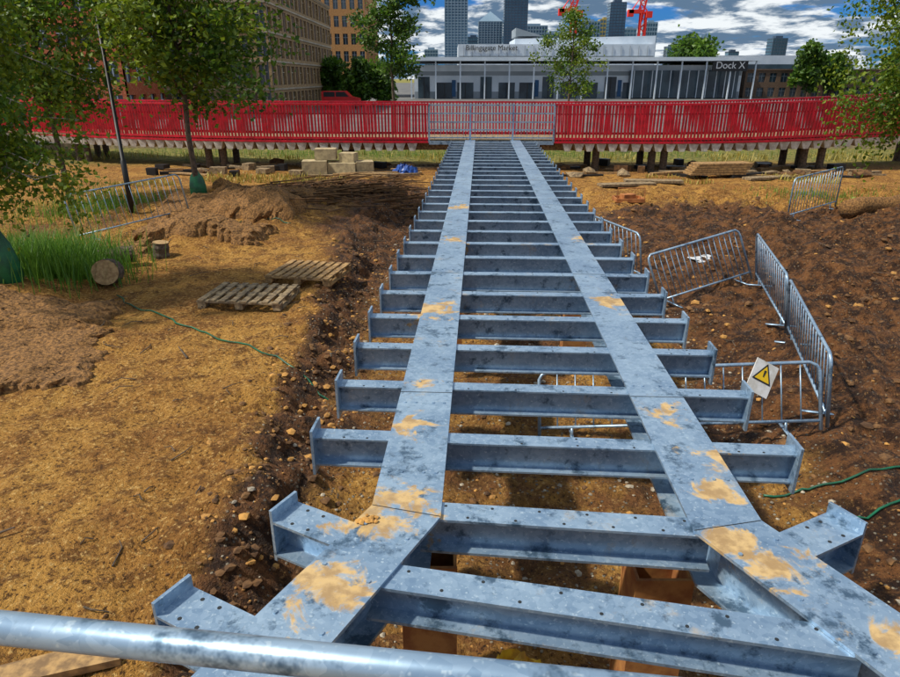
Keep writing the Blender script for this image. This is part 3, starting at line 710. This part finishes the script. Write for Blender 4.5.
def crane(px,yt,Yd,jl,ang):
    e=empty('tower_crane');mb=MB();x=(px-450)/700*Yd;zt=2.6+(78-yt)/754*Yd;w=2.2
    for a in(-1,1):
        for b in(-1,1): mb.tube([(x+a*w/2,Yd+b*w/2,0),(x+a*w/2,Yd+b*w/2,zt)],.4,4)
    z=0
    while z<zt: mb.tube([(x-w/2,Yd-w/2,z),(x+w/2,Yd-w/2,z+w)],.28,4);mb.tube([(x+w/2,Yd-w/2,z+w),(x-w/2,Yd-w/2,z+2*w)],.28,4);z+=2*w
    d=Vector((math.cos(ang),0,math.sin(ang)));o=Vector((x,Yd,zt));nrm=Vector((-d.z,0,d.x))
    mb.tube([o-d*jl*.2,o+d*jl],.45,4);mb.tube([o+nrm*2.4-d*jl*.05,o+d*jl],.36,4)
    for i in range(10): mb.tube([o+d*jl*i/10,o+d*jl*(i+.5)/10+nrm*2.4*(1-(i+.5)/10)],.22,4);mb.tube([o+d*jl*(i+.5)/10+nrm*2.4*(1-(i+.5)/10),o+d*jl*(i+1)/10],.22,4)
    mb.box((x-3.2,Yd,zt+.2),(6,2.4,1.4));mb.box((x-5.4,Yd,zt-.4),(2.2,2.4,2.6));mb.box((x+2,Yd-1,zt-1.0),(2.4,2.4,2.4));mb.tube([(x-1,Yd,zt),(x-2,Yd,zt+5),(x-5,Yd,zt+.5)],.3,4)
    mb.obj('mast_and_jib',M_crane,e)
crane(570,13,300,18,1.25);crane(637,14,300,18,1.4)
def van(x,y,name='red_van',L=3.2):
    e=empty(name);mb=MB();W=1.5;g=.15
    pr=[(-L/2,.25),(-L/2,1.35),(-L/2+.1,1.45),(L/2-1.2,1.45),(L/2-.7,1.0),(L/2-.05,.85),(L/2,.7),(L/2,.25)]
    n=len(pr);vs=[(x+a,y-W/2,b+g) for a,b in pr]+[(x+a,y+W/2,b+g) for a,b in pr]
    mb.add(vs,[tuple(range(n)),tuple(range(2*n-1,n-1,-1))]+[(i,n+i,n+(i+1)%n,(i+1)%n) for i in range(n)],0)
    for a0,a1 in((-1.95,-.85),(-3.0,-2.05)):
        mb.add([(x+L/2+a0,y-W/2-.01,1.0+g),(x+L/2+a1,y-W/2-.01,1.0+g),(x+L/2+a1-(.35 if a0>-2 else 0),y-W/2-.01,1.38+g),(x+L/2+a0,y-W/2-.01,1.38+g)],[(0,1,2,3)],1)
    for k in(-1.0,1.0):
        for s in(-1,1): mb.tube([(x+k,y+s*(W/2-.1),.3+g),(x+k,y+s*(W/2+.02),.3+g)],.3,14,1)
    mb.obj('body',[mat('van_red',(.7,.01,.01),(.6,.01,.01),2,.3),M_dark],e)
van(-9.4,60)
# ------------------------------------------------------------ world, sun, camera
el,az=math.radians(52),math.radians(-102)
w=bpy.data.worlds.new('World');S.world=w;w.use_nodes=True;nt=w.node_tree;bg=nt.nodes['Background'];bg.inputs[1].default_value=.10
sk=nt.nodes.new('ShaderNodeTexSky');sk.sky_type='NISHITA';sk.sun_disc=False;sk.sun_elevation=el;sk.sun_rotation=az
tc=nt.nodes.new('ShaderNodeTexCoord');sx=nt.nodes.new('ShaderNodeSeparateXYZ');nt.links.new(tc.outputs['Generated'],sx.inputs[0])
den=math_(nt,'MAXIMUM',math_(nt,'ADD',sx.outputs[2],.16),.05)
cx=nt.nodes.new('ShaderNodeCombineXYZ');nt.links.new(math_(nt,'DIVIDE',sx.outputs[0],den),cx.inputs[0]);nt.links.new(math_(nt,'DIVIDE',sx.outputs[1],den),cx.inputs[1])
c1=noise(nt,1.5,8,.56,cx.outputs[0],.2);c2=noise(nt,2.6,7,.62,cx.outputs[0],.2)
tint=mix(nt,1.0,sk.outputs[0],(.13,.44,1.05),'MULTIPLY')
cloud=mix(nt,ramp(nt,c2,.44,.57),(1.2,2.0,3.1),(9.0,9.5,9.8))
nt.links.new(mix(nt,ramp(nt,c1,.39,.47),tint,cloud),bg.inputs[0])
sl=bpy.data.lights.new('sun','SUN');sl.energy=4.5;sl.angle=math.radians(2.5);sl.color=(1,.93,.80)
so=bpy.data.objects.new('sun',sl);link(so)
dv=Vector((math.sin(az)*math.cos(el),math.cos(az)*math.cos(el),math.sin(el)));so.rotation_euler=dv.to_track_quat('Z','Y').to_euler()
cam=bpy.data.cameras.new('camera');cam.lens=26;cam.sensor_width=36;cam.clip_start=.05;cam.clip_end=6000
co=bpy.data.objects.new('camera',cam);link(co);co.location=(0,0,2.6);co.rotation_euler=(math.radians(68.2),0,0);S.camera=co
S.view_settings.view_transform='Standard';S.view_settings.look='None'
